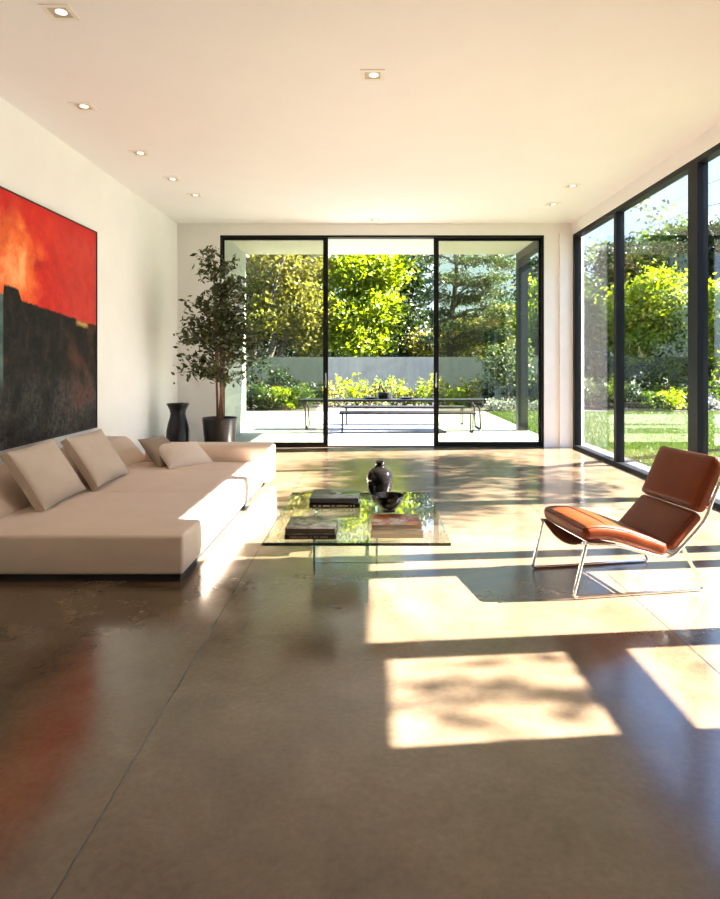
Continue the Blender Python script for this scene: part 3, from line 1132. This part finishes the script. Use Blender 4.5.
ot = thing('outdoor_table', 'long black outdoor dining table on the patio', 'table', (.45, 13.75, -.02))
MB().sbox(-1.50, 2.42, 13.30, 13.85, .575, .615, .006, m=2, k=1).build('table_top', M['table_black'], ot)
for x in (-1.36, 2.30):
    lg = MB()
    for y in (13.42, 14.12):
        lg.tube(filleted([(x - .08, y, .575), (x, y, .42), (x + .02, y, .0)], .05), .018, 8)
    lg.tube([(x + .02, 13.42, -.002), (x + .02, 14.12, -.002)], .016, 8)
    lg.build('table_leg', M['table_black'], ot)


def bench(y, x0, x1, label):
    o = thing('bench', label, 'bench', ((x0 + x1) / 2, y, -.02), 'benches at the outdoor table')
    MB().sbox(x0, x1, y - .19, y + .19, .355, .395, .006, m=2, k=1).build('bench_seat', M['bench_wood'], o)
    for x in (x0 + .06, x1 - .06):
        MB().tube(filleted([(x, y - .15, .357), (x, y - .15, -.004), (x, y + .15, -.004), (x, y + .15, .357)], .03), .015, 8).build('bench_leg', M['table_black'], o)
    return o


bench(12.95, -.62, 2.12, 'low dark bench on the house side of the outdoor table')
bench(14.62, -.60, 2.16, 'low dark bench on the garden side of the outdoor table')
tp = thing('table_planter', 'dark planter of pinkish flowers on the outdoor table', 'planter', (.32, 13.75, .616))
MB().lathe((.32, 13.75, .617), [(.001, 0), (.13, 0), (.15, .03), (.16, .13), (.145, .135), (.13, .10), (.001, .10)], 20).build('planter_bowl', M['table_black'], tp)
g = np.random.default_rng(3)
for k in range(7):
    c_ = np.array([.32, 13.75, .84]) + g.normal(size=3) * np.array([.07, .06, .06])
    leaves_mesh('flower', M['pink'], c_ + g.normal(size=(16, 3)) * .016, .055, tp, 3 + k)
leaves_mesh('planter_leaves', M['lf_mid'], np.array([.30, 13.75, .80]) + g.normal(size=(120, 3)) * np.array([.08, .08, .09]), .07, tp, 4)
for x, lab in ((.78, 'dark shallow dish on the outdoor table, on the chair side of the planter'), (.02, 'dark shallow dish on the outdoor table, on the sofa side of the planter')):
    tag(MB().lathe((x, 13.6, .6155), [(.001, 0), (.09, 0), (.15, .02), (.165, .035), (.158, .036), (.14, .026), (.08, .010), (.001, .008)], 24).build('dish', M['table_black']), lab, 'dish', 'dishes on the outdoor table')

# ------------------------------------------------------------------ garden trees


def blob(x, y, d, rx, ry, n, rd=None):
    """ellipsoid centred at pixel x, y at depth d with pixel radii"""
    p = at(x, y, d)
    k = d / F
    return (p.x, p.y, p.z, rx * k, rd if rd else rx * k, ry * k, n)


def gbase(x, d):
    return ((x - VX) / F * d, d, -.06)


tree('broadleaf_tree', 'yellow-olive leafy tree with leaning dark trunks, seen through the door by the potted tree', gbase(262, 25),
     [blob(272, 268, 25.5, 28, 26, 3000), blob(304, 262, 26, 24, 26, 3000), blob(300, 305, 25.5, 26, 24, 3000), (blob(268, 315, 25, 22, 20, 1800)), blob(310, 338, 26, 18, 16, 1500), blob(285, 225, 26, 40, 24, 2500)],
     M['lf_olive'], .17, .17, M['bark'], 11, trunks=3, clump=.30)
tree('rust_leaved_tree', 'small rusty-brown leaved tree behind the leaning olive tree', gbase(255, 28),
     [blob(258, 305, 28, 18, 22, 1400), blob(250, 275, 28, 16, 24, 1200)], M['lf_rust'], .16, .10, M['bark'], 12, clump=.3)
tree('maple_tree', 'bright lime-green spreading tree framed by the open doorway', gbase(362, 27),
     [blob(352, 275, 27, 28, 24, 3800), blob(384, 268, 27, 22, 22, 2800), blob(345, 318, 26.5, 24, 22, 3000), blob(378, 312, 26.8, 24, 22, 3000), blob(362, 342, 26.5, 30, 14, 2000), blob(365, 235, 28, 36, 22, 2600)],
     M['lf_lime'], .18, .16, M['bark_pale'], 13, clump=.30)
tree('cypress_tree', 'dark dense evergreen behind the lime-green tree', gbase(412, 31),
     [blob(408, 300, 31, 20, 34, 3500), blob(412, 345, 31, 24, 20, 2500), blob(405, 262, 31, 22, 24, 2500), blob(395, 285, 31, 18, 20, 1500)], M['lf_dark'], .2, .2, M['bark'], 14, clump=.32)
# layered pine
pine_blobs = []
r2 = random.Random(31)
for (y, xs) in ((238, (430, 505)), (262, (425, 515)), (280, (432, 500)), (296, (428, 498)), (312, (428, 505)), (328, (436, 512)), (342, (430, 500))):
    for k in range(5):
        x = xs[0] + (xs[1] - xs[0]) * (k + .5) / 5
        if abs(x - 453) < 8 and r2.random() < .6:
            continue
        pine_blobs.append(blob(x + r2.uniform(-6, 6), y + r2.uniform(-5, 5) + .05 * abs(x - 453), 28 + r2.uniform(-1.2, 1.2), 13, 4.5, 540, .8))
tree('pine_tree', 'dark pine with level tiered branches seen through the door panel by the patio post', gbase(453, 28), pine_blobs, M['lf_pine'], .17, .19, M['bark'], 15, clump=.20, per=22, aspect=3.0, top=8.5, straight=True, br=.3)
tree('young_tree', 'lime-yellow tree low behind the garden wall next to the pine trunk', gbase(478, 30),
     [blob(470, 338, 30, 22, 18, 2200), blob(505, 330, 30, 22, 24, 2400), blob(425, 345, 30, 18, 12, 1400)], M['lf_olive'], .17, .1, M['bark'], 16, clump=.3)
tree('ornamental_tree', 'small airy garden tree standing before the concrete wall near the patio post', gbase(508, 20.5),
     [blob(498, 362, 20.5, 16, 14, 900), blob(516, 358, 20.5, 14, 16, 800), blob(507, 380, 20.5, 20, 10, 700)], M['lf_grey'], .11, .05, M['bark'], 17, clump=.22)
tree('broadleaf_tree', 'bright leafy tree showing between the patio post and the door frame', gbase(548, 26),
     [blob(534, 330, 26, 16, 26, 1800), blob(552, 345, 26, 20, 30, 2200), blob(545, 295, 27, 16, 20, 1300)], M['lf_lime'], .17, .12, M['bark'], 18, clump=.3)
tree('broadleaf_tree', 'dark green tree towering behind the patio post', gbase(540, 33),
     [blob(534, 285, 33, 16, 24, 1800), blob(560, 275, 33, 24, 30, 2200)], M['lf_dark'], .2, .16, M['bark'], 19, clump=.32)

# trees seen through the tall side windows
RG = 'trees beyond the side lawn'
tree('broadleaf_tree', 'olive-green tree at the corner end of the side windows', gbase(592, 24),
     [blob(586, 318, 24, 20, 30, 2600), blob(606, 330, 24, 18, 28, 2200), blob(592, 368, 23.5, 26, 24, 2200), blob(582, 285, 24.5, 12, 16, 900)], M['lf_mid'], .16, .12, M['bark'], 41, RG, clump=.3)
tree('broadleaf_tree', 'dark green rounded crown rising behind the second side window', gbase(628, 27),
     [blob(618, 265, 27, 20, 22, 2400), blob(640, 262, 27, 20, 24, 2400), blob(630, 300, 27, 28, 20, 2400)], M['lf_dark'], .19, .16, M['bark'], 42, RG, clump=.34)
tree('broadleaf_tree', 'lime-green bushy tree filling the middle of the second side window', gbase(652, 22),
     [blob(630, 318, 22.5, 24, 28, 3000), blob(660, 300, 22, 24, 30, 3400), blob(682, 322, 22, 22, 30, 2800), blob(645, 352, 22, 30, 24, 2800), blob(676, 360, 21.8, 24, 22, 2200)], M['lf_lime'], .15, .14, M['bark'], 43, RG, clump=.28)
tree('broadleaf_tree', 'tall mid-green tree with ragged top between two side window mullions', gbase(672, 25),
     [blob(668, 252, 25, 22, 22, 2600), blob(690, 246, 25, 20, 24, 2200), blob(662, 285, 25, 22, 20, 2000)], M['lf_mid'], .18, .16, M['bark'], 44, RG, clump=.32)
tree('broadleaf_tree', 'dark tree at the frame edge of the third side window', gbase(728, 24),
     [blob(716, 245, 24, 20, 26, 2200), blob(740, 255, 24, 24, 34, 2400), blob(712, 290, 24, 14, 22, 1300)], M['lf_dark'], .18, .16, M['bark'], 45, RG, clump=.32)
tree('broadleaf_tree', 'lime-green tree low in the third side window behind the chair', gbase(728, 21),
     [blob(718, 315, 21, 22, 34, 2800), blob(745, 310, 21, 24, 36, 2400), blob(722, 365, 21, 26, 24, 2200)], M['lf_lime'], .15, .12, M['bark'], 46, RG, clump=.28)
# far tree screen
for i, (x, y, rx, ry, mt, lab) in enumerate([
    (225, 300, 40, 60, 'lf_dark', 'far dark tree behind the stucco patio wall'),
    (300, 320, 45, 40, 'lf_dark', 'far dark tree filling behind the olive tree'),
    (345, 310, 40, 50, 'lf_mid', 'far mid-green tree behind the lime-green tree'),
    (395, 330, 40, 35, 'lf_dark', 'far dark tree low behind the dense evergreen'),
    (470, 342, 45, 24, 'lf_dark', 'far dark tree low behind the pine'),
    (525, 330, 40, 34, 'lf_mid', 'far mid-green tree behind the patio post'),
    (575, 325, 40, 40, 'lf_dark', 'far dark tree behind the corner column'),
    (625, 320, 40, 46, 'lf_dark', 'far dark tree low behind the second side window'),
    (680, 315, 45, 50, 'lf_dark', 'far dark tree low behind the wide mullion'),
    (745, 310, 50, 55, 'lf_dark', 'far dark tree low behind the third side window')]):
    d = 36
    tree('broadleaf_tree', lab, gbase(x, d), [blob(x, y, d, rx, ry, 3400, 1.5), blob(x, y + 35, d, rx * 1.1, 25, 1800, 1.5)], M[mt], .27, .2, M['bark'], 60 + i, 'far tree screen', clump=.45)

# shade tree added out of view to dapple the floor; bough tips reach windows
bl = []
r2 = random.Random(5)
for k in range(9):      # dense unseen bough, placed to darken the floor
    bl.append((9.0 + r2.uniform(-.4, .4), 6.9 + .38 * k + r2.uniform(-.1, .1), 5.75 + r2.uniform(-.12, .12), .5, .5, .36, 620))
for k in range(8):
    bl.append((9.0 + r2.uniform(-.3, .3), 7.4 + .36 * k + r2.uniform(-.1, .1), 4.78 + r2.uniform(-.06, .06), .35, .45, .15, 260))
bl += [(5.9, 13.6, 4.55, .6, .5, .30, 140), (5.0, 14.5, 3.85, .4, .4, .15, 90)]
for k in range(5):
    bl.append((8.6, 3.46 + .03 * (k % 2), 5.10 + .11 * k, .2, .10, .05, 18))
tree('added_shade_tree', 'tree added out of view to shade the floor, pale bough tips in side windows', (9.3, 12.6, -.05), bl, M['lf_grey'], .12, .17, M['bark'], 71, clump=.18, per=20, top=5.9, br=.08)

# ------------------------------------------------------------------ shrubs and flowers


def shrub(name, label, x, d, rx, rz, n, leaf, size, seed, group=None, cat='shrub', z0=-.03, spikes=False):
    X = (x - VX) / F * d
    root = thing(name, label, cat, (X, d, z0), group)
    st = MB()
    r3 = random.Random(seed)
    for k in range(5):
        a = r3.uniform(0, 6.28)
        st.tube([(X, d, z0), (X + math.cos(a) * rx * .35, d + math.sin(a) * rx * .35, z0 + rz * .6), (X + math.cos(a) * rx * .7, d + math.sin(a) * rx * .7, z0 + rz * 1.2)], [.015, .01, .004], 5)
    st.build('shrub_stem', M['bark'], root)
    g = np.random.default_rng(seed)
    if spikes:
        pts = []
        for k in range(max(4, n // 24)):
            bx, by = g.normal(size=2) * rx * .45
            hh = rz * 2 * g.uniform(.5, 1.1)
            t = g.random((24, 1)) ** .7
            pts.append(np.array([X + bx, d + by, z0]) + t * np.array([bx * .4, by * .4, hh]) + g.normal(size=(24, 3)) * .035)
        pts = np.concatenate(pts)
    else:
        pts = clump_points([(X, d, z0 + rz, rx, rx, rz * .95, n)], seed, .09, 18)
        pts[:, 2] = np.maximum(pts[:, 2], z0 + .02)
    leaves_mesh('shrub_foliage', leaf, pts, size, root, seed, .4, 2.0)
    return root


bed = 'bright flowering plants along the garden wall'
for i, x in enumerate((334, 346, 357, 369, 380, 392, 403, 414, 425, 436, 448, 459, 470)):
    where = ['nearest the parked door on the sofa side', 'second from the sofa side', 'third from the sofa side', 'fourth from the sofa side',
             'just on the sofa side of the planter', 'straight behind the table planter', 'just on the chair side of the planter', 'midway between the planter and the door stile',
             'beside the door stile with the handle', 'behind the door stile with the handle', 'third from the ornamental tree', 'second from the ornamental tree', 'nearest the ornamental tree'][i]
    shrub('flowering_plant', 'yellow-green upright bed plant, ' + where, x, 20.6 + .35 * math.sin(i * 2.1), .34, .40 + .08 * math.sin(i * 1.7), 420,
          M['lf_lime'] if i % 3 else M['lf_olive'], .11, 100 + i, bed, 'plant', spikes=True)
low = 'low shrubs along the patio edge'
for i, (x, d, rx, rz, mt, lab) in enumerate([
    (252, 19.6, .55, .42, 'lf_dark', 'dark low shrub against the stucco patio wall edge'),
    (268, 19.2, .50, .36, 'lf_mid', 'mid-green low shrub beside the leaning trunks'),
    (285, 19.3, .48, .34, 'lf_lime', 'lime-green low shrub in front of the wall by the outdoor table end'),
    (299, 19.5, .42, .38, 'lf_mid', 'mid-green low shrub at the end of the outdoor table'),
    (262, 21.8, .75, .85, 'lf_dark', 'tall dark bush beneath the leaning olive tree'),
    (282, 22.0, .55, .62, 'lf_dark', 'dark bush against the concrete wall beside the leaning trunks'),
    (318, 21.8, .45, .38, 'lf_dark', 'dark bush at the wall behind the parked door stile'),
    (478, 21.8, .55, .45, 'lf_dark', 'dark bush at the foot of the ornamental tree'),
    (520, 22.0, .60, .50, 'lf_dark', 'dark bush behind the patio post foot'),
    (541, 22.2, .60, .55, 'lf_mid', 'mid-green bush beside the door frame edge'),
]):
    shrub('low_shrub', lab, x, d, rx, rz, 900, M[mt], .11, 130 + i, low)
wf = 'white blossoming clumps by the lawn'
for i, (x, lab) in enumerate(((489, 'white blossoming clump on the table side of the ornamental tree'), (499, 'white blossoming clump right beneath the ornamental tree'), (512, 'white blossoming clump next to the patio post foot'), (531, 'white blossoming clump between post and door frame'), (542, 'white blossoming clump hidden mostly by the door frame'))):
    shrub('flower_clump', lab, x, 18.9, .26, .17, 320, M['lf_white'], .07, 150 + i, wf, 'plant')
sb = 'shrubs edging the side lawn'
for i, (x, d, rx, rz, mt, lab) in enumerate([
    (580, 19.6, .50, .50, 'lf_grey', 'silver-green shrub at the corner end of the side lawn'),
    (596, 19.8, .50, .42, 'lf_dark', 'dark shrub behind the first side window'),
    (612, 19.6, .50, .45, 'lf_mid', 'mid-green shrub behind the first mullion of the side windows'),
    (629, 19.4, .46, .40, 'lf_dark', 'dark shrub just past the first mullion'),
    (648, 19.0, .42, .28, 'lf_mid', 'round clipped green shrub in the second side window, closer to the corner'),
    (669, 19.0, .42, .30, 'lf_lime', 'round clipped lime shrub in the second side window, closer to the wide mullion'),
    (686, 19.5, .50, .40, 'lf_dark', 'dark shrub behind the wide mullion'),
    (705, 19.0, .32, .22, 'lf_white', 'white blossoming low shrub past the wide mullion'),
    (722, 19.4, .55, .45, 'lf_mid', 'mid-green shrub at the frame edge past the wide mullion'),
    (600, 21.2, .9, 1.0, 'lf_dark', 'tall dark bush behind the first side window'),
    (636, 21.4, .9, .9, 'lf_dark', 'tall dark bush behind the second side window'),
    (668, 21.2, .9, 1.0, 'lf_dark', 'tall dark bush beneath the lime trees of the second side window'),
    (700, 21.2, .9, 1.0, 'lf_dark', 'tall dark bush behind the wide mullion'),
    (735, 21.2, 1., 1.0, 'lf_dark', 'tall dark bush at the frame edge of the third side window'),
]):
    shrub('low_shrub', lab, x, d, rx, rz, 1100 if d < 21 else 1800, M[mt], .11 if d < 21 else .15, 170 + i, sb)

# grass blades in view on the lawn
g = np.random.default_rng(77)
n = 60000
yy = 7.5 + 11.0 * g.random(n)
xx = 3.88 + g.random(n) * (yy * .58 - 3.6).clip(.3)
k = (yy > 11.7) & (g.random(n) < .15)
xx = np.where(k, 3.32 + g.random(n) * .55, xx)
P = np.stack([xx, yy, np.full(n, -.048)], 1)
hgt = g.uniform(.03, .065, n)
a = g.uniform(0, 6.28, n)
wd = np.stack([np.cos(a), np.sin(a), np.zeros(n)], 1) * .007
tipv = P + np.stack([g.normal(0, .018, n), g.normal(0, .018, n), hgt], 1)
V = np.stack([P - wd, P + wd, tipv], 1).reshape(-1, 3)
me = bpy.data.meshes.new('grass')
me.vertices.add(3 * n); me.vertices.foreach_set('co', V.ravel())
me.loops.add(3 * n); me.loops.foreach_set('vertex_index', np.arange(3 * n, dtype=np.int32))
me.polygons.add(n)
me.polygons.foreach_set('loop_start', np.arange(0, 3 * n, 3, dtype=np.int32))
me.polygons.foreach_set('loop_total', np.full(n, 3, dtype=np.int32))
me.materials.append(M['grass'])
me.update(calc_edges=True)
go = bpy.data.objects.new('grass', me); C.objects.link(go)
tag(go, 'short bright grass blades growing on the side lawn', 'grass', kind='stuff')

# ------------------------------------------------------------------ light
sun = bpy.data.lights.new('sun', 'SUN')
sun.energy = 50.0
sun.angle = R(.6)
sun.color = (1.0, .955, .90)
so = bpy.data.objects.new('sun', sun)
so.rotation_euler = SUN.to_track_quat('-Z', 'Y').to_euler()
so.location = (12, 6, 12)
C.objects.link(so)

w = bpy.data.worlds.new('sky')
SC.world = w
w.use_nodes = True
nt = w.node_tree
nt.nodes.clear()
out = nt.nodes.new('ShaderNodeOutputWorld')
bg = nt.nodes.new('ShaderNodeBackground')
tc = nt.nodes.new('ShaderNodeTexCoord')
sx = nt.nodes.new('ShaderNodeSeparateXYZ')
rp = nt.nodes.new('ShaderNodeValToRGB')
nt.links.new(tc.outputs['Generated'], sx.inputs[0])
nt.links.new(sx.outputs[2], rp.inputs[0])
el = rp.color_ramp.elements
el[0].position = 0.0; el[0].color = (.42, .50, .58, 1)
el[1].position = 1.0; el[1].color = (1.1, 1.6, 2.8, 1)
e2 = el.new(.28); e2.color = (.38, .56, .80, 1)
e3 = el.new(.50); e3.color = (.60, 1.0, 2.0, 1)
bg.inputs[1].default_value = 1.2
nt.links.new(rp.outputs[0], bg.inputs[0])
nt.links.new(bg.outputs[0], out.inputs[0])

# ------------------------------------------------------------------ camera
cam = bpy.data.cameras.new('camera')
cam.sensor_fit = 'HORIZONTAL'
cam.sensor_width = 36
cam.lens = 36 * F / 720
cam.shift_x = -(VX - 360) / 720
cam.shift_y = -(449.5 - VY) / 720
cam.clip_start = .05
cam.clip_end = 300
co = bpy.data.objects.new('camera', cam)
co.location = (0, 0, HC)
co.rotation_euler = (R(90), 0, 0)
C.objects.link(co)
SC.camera = co

SC.view_settings.view_transform = 'Standard'
SC.view_settings.look = 'None'
SC.view_settings.gamma = 1
SC.view_settings.use_curve_mapping = False
SC.view_settings.exposure = 1.16
cy = SC.cycles
cy.max_bounces = 14
cy.diffuse_bounces = 6
cy.glossy_bounces = 6
cy.transparent_max_bounces = 24
cy.sample_clamp_indirect = 8
cy.use_denoising = True
